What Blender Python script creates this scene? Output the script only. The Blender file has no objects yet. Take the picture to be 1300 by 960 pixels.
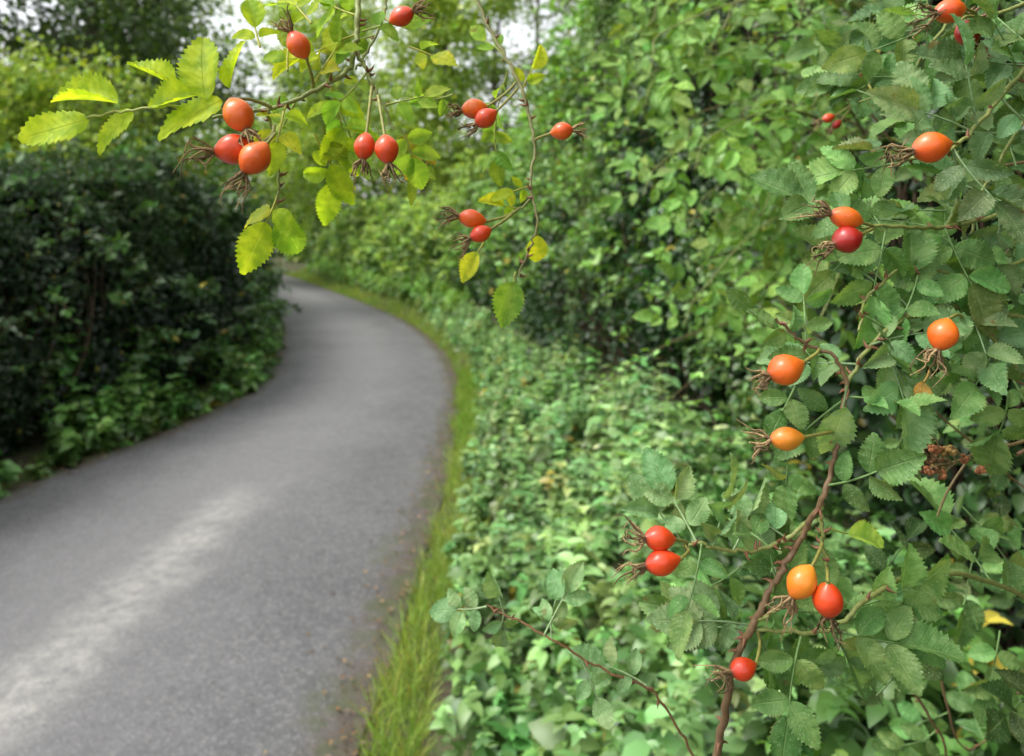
import bpy, math, numpy as np
rng = np.random.default_rng(11)
EYE = 1.7          # eye height of the photographer (m)
FOC = 928.0        # focal length in image pixels

def P(a, b, d):  # a, b: image pixel coordinates, placed to line up from the camera
    """image pixel (a,b) as seen from this camera, at chosen depth d in metres -> world position"""
    return np.array([(a-650)*d/FOC, d, EYE+(300-b)*d/FOC])

scene = bpy.context.scene
COL = scene.collection

# ------------------------------------------------------------------ mesh helpers
def norm(v):
    v = np.asarray(v, float)
    return v/np.maximum(np.linalg.norm(v, axis=-1, keepdims=True), 1e-9)

def mesh_np(name, V, Fc, mat, col=None, uv=None, smooth=False, parent=None):
    me = bpy.data.meshes.new(name)
    V = np.asarray(V, np.float32); Fc = np.asarray(Fc, np.int32)
    k = Fc.shape[1]
    me.vertices.add(len(V)); me.vertices.foreach_set("co", V.ravel())
    me.loops.add(Fc.size); me.loops.foreach_set("vertex_index", Fc.ravel())
    me.polygons.add(len(Fc)); me.polygons.foreach_set("loop_start", np.arange(0, Fc.size, k, dtype=np.int32))
    if smooth:
        me.polygons.foreach_set("use_smooth", np.ones(len(Fc), bool))
    if uv is not None:
        l = me.uv_layers.new(name="UVMap")
        l.data.foreach_set("uv", np.asarray(uv, np.float32)[Fc.ravel()].ravel())
    me.update(calc_edges=True)
    if col is not None:
        ca = me.color_attributes.new("Col", 'FLOAT_COLOR', 'POINT')
        c = np.ones((len(V), 4), np.float32); c[:, :3] = col
        ca.data.foreach_set("color", c.ravel())
    me.materials.append(mat)
    ob = bpy.data.objects.new(name, me); COL.objects.link(ob)
    if parent: ob.parent = parent
    return ob

def empty(name, loc=(0, 0, 0)):
    e = bpy.data.objects.new(name, None); COL.objects.link(e); e.empty_display_size = 0.1
    return e

class Acc:
    def __init__(s): s.v=[]; s.f=[]; s.c=[]; s.u=[]; s.n=0
    def add(s, V, Fc, c, uv=None):
        V = np.asarray(V, float)
        s.v.append(V); s.f.append(np.asarray(Fc)+s.n); s.n += len(V)
        c = np.asarray(c, float)
        s.c.append(np.broadcast_to(c, (len(V), 3)) if c.ndim == 1 else c)
        s.u.append(np.zeros((len(V), 2)) if uv is None else uv)
    def build(s, name, mat, parent=None, smooth=True):
        return mesh_np(name, np.concatenate(s.v), np.concatenate(s.f), mat, np.concatenate(s.c), np.concatenate(s.u), smooth, parent)

def catmull(pts, n=8):
    pts = np.asarray(pts, float)
    p = np.vstack([2*pts[0]-pts[1], pts, 2*pts[-1]-pts[-2]])
    out = []
    for i in range(1, len(p)-2):
        for t in np.linspace(0, 1, n, endpoint=False):
            out.append(0.5*((2*p[i])+(-p[i-1]+p[i+1])*t+(2*p[i-1]-5*p[i]+4*p[i+1]-p[i+2])*t*t+(-p[i-1]+3*p[i]-3*p[i+1]+p[i+2])*t**3))
    out.append(p[-2])
    return np.array(out)

def tube(acc, pts, r0, r1, col, sides=7):
    pts = np.asarray(pts, float); n = len(pts)
    rad = np.linspace(r0, r1, n)
    T = norm(np.gradient(pts, axis=0))
    ref = np.array([0.31, 0.9, 0.2]) if abs(T[0][2]) > .5 else np.array([0.1, 0.1, 1.0])
    A = norm(np.cross(T, ref)); B = np.cross(T, A)
    a = np.linspace(0, 2*np.pi, sides, endpoint=False)
    V = pts[:, None]+rad[:, None, None]*(np.cos(a)[None, :, None]*A[:, None]+np.sin(a)[None, :, None]*B[:, None])
    V = V.reshape(-1, 3)
    i, j = np.meshgrid(np.arange(n-1), np.arange(sides), indexing='ij')
    i = i.ravel(); j = j.ravel(); k = (j+1) % sides
    acc.add(V, np.stack([i*sides+j, i*sides+k, (i+1)*sides+k, (i+1)*sides+j], 1), col)

_nr = np.random.default_rng(3)
_dirs = _nr.normal(size=(24, 3)); _ph = _nr.uniform(0, 6.28, 24)
def fbm(p, sc, seed=0):
    p = np.asarray(p, float); r = 0; amp = 1; tot = 0
    for o in range(4):
        k = (o*5+seed*3) % 21
        w = np.sin(p@_dirs[k]*sc*2+_ph[k])+np.sin(p@_dirs[k+1]*sc*2+_ph[k+1]+1.3*np.sin(p@_dirs[k+2]*sc+seed))
        r = r+w*amp*.5; tot += amp; amp *= .55; sc *= 2.1
    return r/tot

# ------------------------------------------------------------------ materials
def newmat(name):
    m = bpy.data.materials.new(name); m.use_nodes = True
    nt = m.node_tree; nt.nodes.clear()
    return m, nt
def N(nt, typ, **kw):
    n = nt.nodes.new(typ)
    for k, v in kw.items(): setattr(n, k, v)
    return n
def L(nt, a, b): nt.links.new(a, b)
def M(nt, op, a, b=None, c=None):
    n = nt.nodes.new('ShaderNodeMath'); n.operation = op
    for i, x in enumerate([a, b, c]):
        if x is None: continue
        if isinstance(x, (int, float)): n.inputs[i].default_value = x
        else: nt.links.new(x, n.inputs[i])
    return n.outputs[0]
def mixc(nt, fac, a, b, mode='MIX'):
    n = nt.nodes.new('ShaderNodeMix'); n.data_type = 'RGBA'; n.blend_type = mode
    for idx, x in ((0, fac), (6, a), (7, b)):
        if isinstance(x, (int, float)): n.inputs[idx].default_value = x
        elif isinstance(x, tuple): n.inputs[idx].default_value = (*x, 1)
        else: nt.links.new(x, n.inputs[idx])
    return n.outputs[2]
def smooth(nt, x, a, b):
    n = nt.nodes.new('ShaderNodeMapRange'); n.interpolation_type = 'SMOOTHSTEP'
    nt.links.new(x, n.inputs[0]); n.inputs[1].default_value = a; n.inputs[2].default_value = b
    return n.outputs[0]

def mass_material(name, trans=.34, gloss=.05, rough=.42):
    m, nt = newmat(name)
    out = N(nt, 'ShaderNodeOutputMaterial'); at = N(nt, 'ShaderNodeAttribute', attribute_name="Col")
    df = N(nt, 'ShaderNodeBsdfDiffuse'); tr = N(nt, 'ShaderNodeBsdfTranslucent'); gl = N(nt, 'ShaderNodeBsdfGlossy'); gl.inputs['Roughness'].default_value = rough
    L(nt, at.outputs['Color'], df.inputs[0]); L(nt, mixc(nt, 1.0, at.outputs['Color'], (1.3, 1.25, .5), 'MULTIPLY'), tr.inputs[0])
    a = N(nt, 'ShaderNodeMixShader'); a.inputs[0].default_value = trans; b = N(nt, 'ShaderNodeMixShader'); b.inputs[0].default_value = gloss
    L(nt, df.outputs[0], a.inputs[1]); L(nt, tr.outputs[0], a.inputs[2]); L(nt, a.outputs[0], b.inputs[1]); L(nt, gl.outputs[0], b.inputs[2]); L(nt, b.outputs[0], out.inputs[0])
    return m

def rose_material(name, trans, rough, spec, pale_c, speck):
    m, nt = newmat(name)
    out = N(nt, 'ShaderNodeOutputMaterial'); at = N(nt, 'ShaderNodeAttribute', attribute_name="Col")
    base = at.outputs['Color']
    bs = N(nt, 'ShaderNodeBsdfPrincipled'); bs.inputs['Roughness'].default_value = rough
    bs.inputs['Specular IOR Level'].default_value = spec
    tr = N(nt, 'ShaderNodeBsdfTranslucent'); mx = N(nt, 'ShaderNodeMixShader'); mx.inputs[0].default_value = trans
    uv = N(nt, 'ShaderNodeUVMap', uv_map="UVMap"); sp = N(nt, 'ShaderNodeSeparateXYZ'); L(nt, uv.outputs[0], sp.inputs[0])
    t, s = sp.outputs[0], M(nt, 'ABSOLUTE', sp.outputs[1])
    mid = M(nt, 'SUBTRACT', 1.0, smooth(nt, s, 0.02, 0.08))
    ph = M(nt, 'MULTIPLY', M(nt, 'SUBTRACT', t, M(nt, 'MULTIPLY', s, .22)), 9.0)
    saw = M(nt, 'ABSOLUTE', M(nt, 'SUBTRACT', M(nt, 'FRACT', ph), .5))
    side = M(nt, 'MULTIPLY', M(nt, 'SUBTRACT', 1.0, smooth(nt, saw, 0.0, 0.10)), .55)
    v = M(nt, 'MAXIMUM', mid, side)
    tc = N(nt, 'ShaderNodeNewGeometry')
    def nz_(sc, det):
        nz = N(nt, 'ShaderNodeTexNoise'); nz.inputs['Scale'].default_value = sc; nz.inputs['Detail'].default_value = det
        L(nt, tc.outputs['Position'], nz.inputs['Vector']); return nz.outputs[0]
    sp1 = smooth(nt, nz_(900, 2), .62, .70)
    n2 = nz_(110, 5)
    dark = mixc(nt, 1.0, base, (.55, .68, .55), 'MULTIPLY')
    base2 = mixc(nt, smooth(nt, n2, .36, .66), dark, base)
    pale = mixc(nt, .40, base2, pale_c)
    base3 = mixc(nt, M(nt, 'MULTIPLY', v, .5), base2, pale)
    base4 = mixc(nt, M(nt, 'MULTIPLY', sp1, speck), base3, (.55, .62, .42))
    edge = M(nt, 'MULTIPLY', smooth(nt, s, .86, 1.0), smooth(nt, n2, .5, .7))
    base5 = mixc(nt, M(nt, 'MULTIPLY', M(nt, 'MAXIMUM', smooth(nt, nz_(75, 3), .68, .74), edge), .6), base4, (.22, .13, .03))
    L(nt, base5, bs.inputs['Base Color'])
    L(nt, mixc(nt, 1.0, base5, (1.35, 1.25, .45), 'MULTIPLY'), tr.inputs[0])
    hgt = M(nt, 'ADD', M(nt, 'MULTIPLY', v, -.7), M(nt, 'MULTIPLY', n2, .5))
    bp = N(nt, 'ShaderNodeBump'); bp.inputs['Strength'].default_value = .7; bp.inputs['Distance'].default_value = .001
    L(nt, hgt, bp.inputs['Height']); L(nt, bp.outputs[0], bs.inputs['Normal'])
    L(nt, bs.outputs[0], mx.inputs[1]); L(nt, tr.outputs[0], mx.inputs[2]); L(nt, mx.outputs[0], out.inputs[0])
    return m

def plain(name, rough=.7, spec=.3, coat=0, noise=0, nsc=60, spots=False):
    m, nt = newmat(name)
    out = N(nt, 'ShaderNodeOutputMaterial'); at = N(nt, 'ShaderNodeAttribute', attribute_name="Col")
    bs = N(nt, 'ShaderNodeBsdfPrincipled'); bs.inputs['Roughness'].default_value = rough
    bs.inputs['Specular IOR Level'].default_value = spec; bs.inputs['Coat Weight'].default_value = coat
    bs.inputs['Coat Roughness'].default_value = .15
    c = at.outputs['Color']
    if noise:
        g = N(nt, 'ShaderNodeNewGeometry'); nz = N(nt, 'ShaderNodeTexNoise'); nz.inputs['Scale'].default_value = nsc; nz.inputs['Detail'].default_value = 6
        L(nt, g.outputs['Position'], nz.inputs['Vector'])
        c = mixc(nt, M(nt, 'MULTIPLY', smooth(nt, nz.outputs[0], .35, .7), noise), c, mixc(nt, 1.0, c, (.45, .33, .3), 'MULTIPLY'))
        if spots:
            n3 = N(nt, 'ShaderNodeTexNoise'); n3.inputs['Scale'].default_value = 700; n3.inputs['Detail'].default_value = 2; L(nt, g.outputs['Position'], n3.inputs['Vector'])
            c = mixc(nt, M(nt, 'MULTIPLY', smooth(nt, n3.outputs[0], .69, .74), .55), c, (.16, .05, .02))
        bp = N(nt, 'ShaderNodeBump'); bp.inputs['Strength'].default_value = .3; bp.inputs['Distance'].default_value = .2/nsc
        L(nt, nz.outputs[0], bp.inputs['Height']); L(nt, bp.outputs[0], bs.inputs['Normal'])
    L(nt, c, bs.inputs['Base Color']); L(nt, bs.outputs[0], out.inputs[0])
    return m

m_mass = mass_material("foliage", .32, .045)
m_grass = mass_material("grass_blades", .35, .03, .6)
m_rose = rose_material("rose_leaf", .30, .5, .25, (.42, .56, .22), .45)
m_rose_back = rose_material("rose_leaf_backlit", .55, .5, .2, (.65, .75, .15), .12)  # backlit glow put into brighter, yellower colour and extra translucency
m_bark = plain("bark", .85, .2, 0, .8, 18)
m_stem = plain("rose_stem", .5, .4, 0, .5, 350)
m_hip = plain("rose_hip_skin", .38, .45, .3, .22, 180, True)
m_sepal = plain("dried_sepal", .85, .15, 0, .6, 500)
m_core = plain("hedge_dark_backing", .95, .05, 0, .8, 6)

# ------------------------------------------------------------------ leaf templates
T_LEAF = np.array([[0, 0, 0], [.42, .28, .06], [.36, .66, .03], [0, 1, -.12], [-.36, .66, .03], [-.42, .28, .06]])
F_LEAF = np.array([[0, 1, 2, 3], [0, 3, 4, 5]])
T_BLADE = np.array([[-.5, 0, 0], [.5, 0, 0], [.38, .5, .04], [-.38, .5, .04], [.05, 1, .3], [-.05, 1, .3]])
F_BLADE = np.array([[0, 1, 2, 3], [3, 2, 4, 5]])
T_NET = np.array([[0, 0, 0], [.30, .06, .03], [.46, .32, .05], [.30, .68, 0], [0, 1, -.22], [-.30, .68, 0], [-.46, .32, .05], [-.30, .06, .03], [0, .35, -.03], [0, .7, -.07]])
F_NET = np.array([[0, 1, 2, 8], [8, 2, 3, 9], [0, 8, 6, 7], [8, 9, 5, 6], [9, 3, 4, 5]])

def scatter(name, pos, d, n, Ln, W, col, mat, tmpl=T_LEAF, fc=F_LEAF, parent=None):
    d = norm(d); X = norm(np.cross(d, n)); Z = np.cross(X, d)
    Ln = np.broadcast_to(Ln, (len(pos),)); W = np.broadcast_to(W, (len(pos),))
    V = pos[:, None]+tmpl[None, :, 0, None]*(W[:, None, None]*X[:, None])+tmpl[None, :, 1, None]*(Ln[:, None, None]*d[:, None])+tmpl[None, :, 2, None]*(Ln[:, None, None]*Z[:, None])
    k = len(tmpl)
    Fc = (fc[None]+(np.arange(len(pos))*k)[:, None, None]).reshape(-1, fc.shape[1])
    C = np.repeat(col, k, axis=0)
    return mesh_np(name, V.reshape(-1, 3), Fc, mat, C, None, False, parent)

def shade(c, n, var=.25, hue=.12, yellow=0):
    c = np.asarray(c, float)
    c = np.broadcast_to(c, (n, 3)).copy()
    c *= np.exp(rng.normal(0, var, (n, 1))); c[:, 0] *= np.exp(rng.normal(0, hue, n))
    if yellow:
        k = rng.random(n) < yellow; c[k] = np.array((.42, .36, .05))*rng.uniform(.4, 1.1, (k.sum(), 1))
    return np.clip(c, .004, .75)

# ------------------------------------------------------------------ lane geometry
def spl(tab):
    c = catmull(np.array(tab, float), 10)
    return lambda y: np.interp(y, c[:, 0], c[:, 1])
XR = spl([(-30, -1.0), (-12, -.6), (0, -.53), (2.77, -.51), (3.94, -.47), (5.26, -.48), (7.9, -.60), (9.3, -.76), (10.9, -1.06), (14.3, -2.05), (18.6, -3.8), (25.4, -6.84), (31.5, -9.7), (45, -17), (80, -36)])
XL = spl([(-30, -3.9), (-12, -3.6), (0, -3.5), (2.77, -3.45), (4.78, -3.38), (6.2, -3.07), (7.4, -2.92), (8.8, -2.98), (11, -3.55), (14.3, -4.6), (18.6, -6.4), (25.4, -9.7), (31.5, -12.8), (45, -20.5), (80, -40)])
HR = spl([(-30, 1.1), (-5, 1.05), (0, 1.0), (1.5, .97), (2.3, .96), (3, 1.0), (4, .94), (5, .78), (6, .56), (8, .2), (11, -.3), (14.4, -1.2), (20, -3.5), (26, -6.2), (32, -8.9), (50, -18), (80, -34)])
HL = lambda y: XL(y)-.30

def ground_z(x, y):
    r = np.clip((x-XR(y)-.05)/1.4, 0, 1); l = np.clip((XL(y)-x-.05)/1.5, 0, 1)
    b = (r*r*(3-2*r))*.5+(l*l*(3-2*l))*.22
    far = np.clip((np.abs(x)-12)/60, 0, 1)*2.5
    inside = (x < XR(y)) & (x > XL(y))
    return np.where(inside, -.015, b+.0)+np.where(inside, 0, far+.03*np.sin(x*1.7+y)*np.clip(r+l, 0, 1))

gx = np.unique(np.concatenate([np.linspace(-400, -30, 24), np.linspace(-30, -6, 60), np.linspace(-6, 3, 150), np.linspace(3, 30, 50), np.linspace(30, 400, 24)]))
gy = np.unique(np.concatenate([np.linspace(-300, -30, 16), np.linspace(-30, 0, 40), np.linspace(0, 34, 180), np.linspace(34, 80, 40), np.linspace(80, 600, 24)]))
GX, GY = np.meshgrid(gx, gy, indexing='ij')
GZ = ground_z(GX.ravel(), GY.ravel())
nx, ny = len(gx), len(gy)
i, j = np.meshgrid(np.arange(nx-1), np.arange(ny-1), indexing='ij'); i = i.ravel(); j = j.ravel()
m_ground, nt = newmat("soil_and_grass")
out = N(nt, 'ShaderNodeOutputMaterial'); bs = N(nt, 'ShaderNodeBsdfPrincipled'); bs.inputs['Roughness'].default_value = .95
g = N(nt, 'ShaderNodeNewGeometry')
n1 = N(nt, 'ShaderNodeTexNoise'); n1.inputs['Scale'].default_value = 3; n1.inputs['Detail'].default_value = 8; L(nt, g.outputs['Position'], n1.inputs['Vector'])
n2 = N(nt, 'ShaderNodeTexNoise'); n2.inputs['Scale'].default_value = 60; n2.inputs['Detail'].default_value = 5; L(nt, g.outputs['Position'], n2.inputs['Vector'])
c = mixc(nt, smooth(nt, n1.outputs[0], .4, .6), (.05, .04, .022), (.06, .10, .022))
c = mixc(nt, smooth(nt, n2.outputs[0], .4, .7), c, (.10, .08, .045))
L(nt, c, bs.inputs['Base Color'])
bp = N(nt, 'ShaderNodeBump'); bp.inputs['Distance'].default_value = .02; L(nt, n2.outputs[0], bp.inputs['Height']); L(nt, bp.outputs[0], bs.inputs['Normal'])
L(nt, bs.outputs[0], out.inputs[0])
mesh_np("ground", np.stack([GX.ravel(), GY.ravel(), GZ], 1), np.stack([i*ny+j, (i+1)*ny+j, (i+1)*ny+j+1, i*ny+j+1], 1), m_ground, smooth=True)

# road
ry = np.concatenate([np.linspace(-30, 0, 30), np.linspace(.1, 34, 240), np.linspace(34.5, 80, 60)]); nu = 17
U = np.linspace(0, 1, nu)
ragR = .035*fbm(np.stack([ry*0, ry, ry*0], 1), 2.2, 1); ragL = .035*fbm(np.stack([ry*0, ry, ry*0], 1), 2.4, 2)
RX = (XL(ry)+ragL)[:, None]*(1-U)+(XR(ry)+ragR+.03)[:, None]*U
RZ = .012+.045*np.sin(np.pi*U)[None]+RX*0
RV = np.stack([RX, np.repeat(ry[:, None], nu, 1), RZ], 2).reshape(-1, 3)
ruv = np.stack([np.tile(U, len(ry)), np.repeat(ry, nu)], 1)
i, j = np.meshgrid(np.arange(len(ry)-1), np.arange(nu-1), indexing='ij'); i = i.ravel(); j = j.ravel()
m_road, nt = newmat("worn_asphalt")
out = N(nt, 'ShaderNodeOutputMaterial'); bs = N(nt, 'ShaderNodeBsdfPrincipled')
bs.inputs['Specular IOR Level'].default_value = .45
g = N(nt, 'ShaderNodeNewGeometry'); uvn = N(nt, 'ShaderNodeUVMap', uv_map="UVMap"); sp = N(nt, 'ShaderNodeSeparateXYZ'); L(nt, uvn.outputs[0], sp.inputs[0])
u, vv = sp.outputs[0], sp.outputs[1]
def noise(sc, det=5, rough=.6):
    n = N(nt, 'ShaderNodeTexNoise'); n.inputs['Scale'].default_value = sc; n.inputs['Detail'].default_value = det; n.inputs['Roughness'].default_value = rough
    L(nt, g.outputs['Position'], n.inputs['Vector']); return n.outputs[0]
nA, nB, nC, nD, nE = noise(1.3), noise(14, 8, .7), noise(160, 3), noise(5, 6, .7), noise(45, 4, .7)
vor = N(nt, 'ShaderNodeTexVoronoi'); vor.inputs['Scale'].default_value = 95; L(nt, g.outputs['Position'], vor.inputs['Vector'])
vsep = N(nt, 'ShaderNodeSeparateXYZ'); L(nt, vor.outputs['Color'], vsep.inputs[0])
c = mixc(nt, smooth(nt, nA, .3, .7), (.100, .099, .103), (.145, .143, .147))
c = mixc(nt, M(nt, 'MULTIPLY', smooth(nt, nB, .35, .7), .5), c, (.070, .070, .073))
c = mixc(nt, M(nt, 'MULTIPLY', smooth(nt, vsep.outputs[0], .6, 1.0), .5), c, (.28, .275, .265))
c = mixc(nt, M(nt, 'MULTIPLY', smooth(nt, vsep.outputs[1], .7, 1.0), .4), c, (.04, .04, .04))
uw = M(nt, 'ADD', u, M(nt, 'MULTIPLY', M(nt, 'SUBTRACT', nD, .5), .14))
dc = M(nt, 'ABSOLUTE', M(nt, 'SUBTRACT', uw, .50))
crown = M(nt, 'SUBTRACT', 1.0, smooth(nt, dc, .04, .36))
c = mixc(nt, M(nt, 'MULTIPLY', crown, .40), c, (.25, .245, .245))
dc2 = M(nt, 'ABSOLUTE', M(nt, 'SUBTRACT', uw, .57))
st = M(nt, 'MULTIPLY', M(nt, 'SUBTRACT', 1.0, smooth(nt, dc2, .01, .095)), M(nt, 'SUBTRACT', 1.0, smooth(nt, M(nt, 'ADD', vv, nD), 4.9, 5.6)))
st = M(nt, 'MULTIPLY', st, smooth(nt, nB, .30, .62))
st = M(nt, 'MULTIPLY', st, M(nt, 'ADD', .5, M(nt, 'MULTIPLY', smooth(nt, nE, .35, .6), .5)))
c = mixc(nt, M(nt, 'MULTIPLY', st, .72), c, (.42, .405, .37))
de = M(nt, 'MINIMUM', uw, M(nt, 'SUBTRACT', 1.0, uw))
ed = M(nt, 'SUBTRACT', 1.0, smooth(nt, M(nt, 'ADD', de, M(nt, 'MULTIPLY', M(nt, 'SUBTRACT', nB, .5), .14)), .012, .10))
c = mixc(nt, M(nt, 'MULTIPLY', ed, .85), c, mixc(nt, smooth(nt, nD, .4, .6), (.085, .058, .04), (.065, .075, .025)))
L(nt, c, bs.inputs['Base Color'])
L(nt, M(nt, 'ADD', .5, M(nt, 'MULTIPLY', nB, .3)), bs.inputs['Roughness'])
bp = N(nt, 'ShaderNodeBump'); bp.inputs['Strength'].default_value = .8; bp.inputs['Distance'].default_value = .007
L(nt, M(nt, 'ADD', M(nt, 'MULTIPLY', vor.outputs['Distance'], .6), nC), bp.inputs['Height']); L(nt, bp.outputs[0], bs.inputs['Normal'])
L(nt, bs.outputs[0], out.inputs[0])
mesh_np("road", RV, np.stack([i*nu+j, i*nu+j+1, (i+1)*nu+j+1, (i+1)*nu+j], 1), m_road, uv=ruv, smooth=True)

# ------------------------------------------------------------------ hedges
def hedge(name, side, face, H, segs, base, light, amp=.3, lean=.8, gap=-.55, seed=0, sprays=300, spray_y=(2, 30), spray_c=1.2, tgrad=.45):
    par = empty(name)
    PO, DI, NO, LE, CO = [], [], [], [], []
    def surf(y, t):
        h = H(y)
        z = h*np.minimum(t, 1); back = lean*np.minimum(t, 1)**2+np.maximum(t-1, 0)*2.2
        p = np.stack([face(y)+side*back, y, z], 1)
        lump = amp*fbm(p, .9, seed)+amp*.6*fbm(p, 2.6, seed+1)
        p[:, 0] -= side*lump*np.where(t < 1, 1, .4)*np.clip(t*3, .25, 1); p[:, 2] += lump*np.clip(t, 0, 1)*.9
        p[:, 0] += side*np.clip(.18-t, 0, 1)*1.2
        p[:, 2] += ground_z(p[:, 0], y)*np.clip(1-t, 0, 1)
        return p
    for (y0, y1, n, sz) in segs:
        y = rng.uniform(y0, y1, n); t = rng.uniform(0, 1.3, n)
        p = surf(y, t)
        dn = fbm(p, 1.6, seed+2)+.6*fbm(p, 4.5, seed+3)
        keep = dn+rng.normal(0, .2, n) > gap+np.clip(.22-t, 0, .2)*1.5
        dep = rng.exponential(.11, n)+np.where(keep, 0, .25)
        p[:, 0] += side*dep*np.where(t < 1, 1, .2); p[:, 2] -= dep*np.where(t < 1, .1, 1)
        k = keep | (rng.random(n) < .15)
        p = p[k]; y = y[k]; t = t[k]; dep = dep[k]; dn = dn[k]; n = len(p)
        no = np.stack([np.full(n, -side*.75), np.full(n, -.25), np.full(n, .75)], 1)+rng.normal(0, .5, (n, 3))
        di = rng.normal(0, 1, (n, 3))+np.array([-side*.5, -.2, -.5])
        mixf = np.clip(.38+.75*fbm(p, .8, seed+4)+.35*dn-dep*1.8+tgrad*(t-.5), 0, 1)[:, None]  # shade painted into leaf colour: darker deep inside and low, lighter at the lit top
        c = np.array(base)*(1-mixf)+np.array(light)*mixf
        f6 = fbm(p, 1.1, seed+6); szm = np.exp(.5*np.sign(f6)*np.abs(f6)**.6)
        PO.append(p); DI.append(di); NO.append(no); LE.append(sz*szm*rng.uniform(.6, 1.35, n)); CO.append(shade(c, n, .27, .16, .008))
    st = Acc()
    for _ in range(sprays):
        y = spray_y[0]+(spray_y[1]-spray_y[0])*rng.random()**1.6; t = rng.uniform(.2, 1.15)
        b = surf(np.array([y]), np.array([t]))[0]
        ln = rng.uniform(.25, .8); dd = norm(np.array([-side*rng.uniform(.2, 1), rng.normal(0, .6), rng.uniform(.1, 1.0)]))
        s = np.linspace(0, 1, 9)[:, None]
        pts = b+dd*ln*s+np.array([0, 0, -1])*ln*.5*s**2
        tube(st, pts, .004, .0015, (.12, .10, .04), 4)
        m = int(10+ln*22); u = rng.uniform(.1, 1, m)[:, None]
        pp = b+dd*ln*u+np.array([0, 0, -1])*ln*.5*u**2+rng.normal(0, .012, (m, 3))
        sz = np.clip(.010*y, .030, .08)*rng.uniform(.8, 1.5)
        PO.append(pp); DI.append(rng.normal(0, 1, (m, 3))+dd*.5+[0, 0, -.3]); NO.append(rng.normal(0, .45, (m, 3))+[-side*.3, -.3, .9])
        LE.append(sz*rng.uniform(.7, 1.2, m)); CO.append(shade(np.array(light)*rng.uniform(.6, 1.4)*spray_c, m, .15, .1, .02))
    PO = np.concatenate(PO); LE = np.concatenate(LE)
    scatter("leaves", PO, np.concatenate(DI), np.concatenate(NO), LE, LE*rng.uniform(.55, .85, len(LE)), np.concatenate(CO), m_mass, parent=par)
    if st.n: st.build("shoots", m_bark, par)
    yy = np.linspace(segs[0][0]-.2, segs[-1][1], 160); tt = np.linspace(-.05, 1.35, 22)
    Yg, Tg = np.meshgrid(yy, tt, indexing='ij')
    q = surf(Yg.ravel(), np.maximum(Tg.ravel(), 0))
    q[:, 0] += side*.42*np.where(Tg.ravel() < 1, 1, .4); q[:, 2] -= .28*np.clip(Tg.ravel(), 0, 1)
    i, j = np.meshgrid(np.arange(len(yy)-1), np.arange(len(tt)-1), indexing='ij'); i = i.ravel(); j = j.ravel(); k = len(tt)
    mesh_np("dark_backing", q, np.stack([i*k+j, (i+1)*k+j, (i+1)*k+j+1, i*k+j+1], 1), m_core, np.broadcast_to(np.array([.008, .012, .005]), (len(q), 3)), None, True, par)  # near-black sheet added behind the leaves; shade in the gaps is its colour
    w = Acc()
    for _ in range(240):
        y = rng.uniform(segs[0][0], 14)
        b = surf(np.array([y]), np.array([0.0]))[0]+np.array([side*.22, 0, 0]); b[2] = ground_z(b[0:1], b[1:2])[0]
        e = surf(np.array([y+rng.normal(0, .5)]), np.array([rng.uniform(.4, .95)]))[0]+np.array([side*.12, 0, 0])
        mpt = (b+e)/2+rng.normal(0, .12, 3)
        tube(w, catmull([b, mpt, e], 5), rng.uniform(.004, .011), .003, (.16, .12, .08), 5)
    w.build("stems", m_bark, par)
    return par

HhR = lambda y: np.interp(y, [-5, 0, 8, 11, 14, 18, 30, 60], [4.6, 4.6, 4.3, 3.9, 3.0, 2.6, 2.8, 3.2])
HhL = lambda y: np.interp(y, [-5, 4, 7, 10, 14, 20, 60], [2.3, 2.35, 2.4, 2.3, 2.1, 2.3, 2.8])
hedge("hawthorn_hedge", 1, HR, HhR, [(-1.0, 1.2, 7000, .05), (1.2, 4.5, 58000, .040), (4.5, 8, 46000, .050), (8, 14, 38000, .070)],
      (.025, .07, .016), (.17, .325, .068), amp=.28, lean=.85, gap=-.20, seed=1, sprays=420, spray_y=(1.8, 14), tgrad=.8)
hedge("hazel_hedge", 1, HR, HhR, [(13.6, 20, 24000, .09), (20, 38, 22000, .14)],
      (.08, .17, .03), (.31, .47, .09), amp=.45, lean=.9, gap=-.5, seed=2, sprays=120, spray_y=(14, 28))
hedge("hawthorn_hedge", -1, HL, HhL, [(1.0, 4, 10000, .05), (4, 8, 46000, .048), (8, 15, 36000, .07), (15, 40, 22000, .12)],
      (.009, .026, .008), (.048, .11, .026), amp=.28, lean=.5, gap=-.3, seed=4, sprays=260, spray_y=(4, 20), spray_c=1.3)

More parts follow.
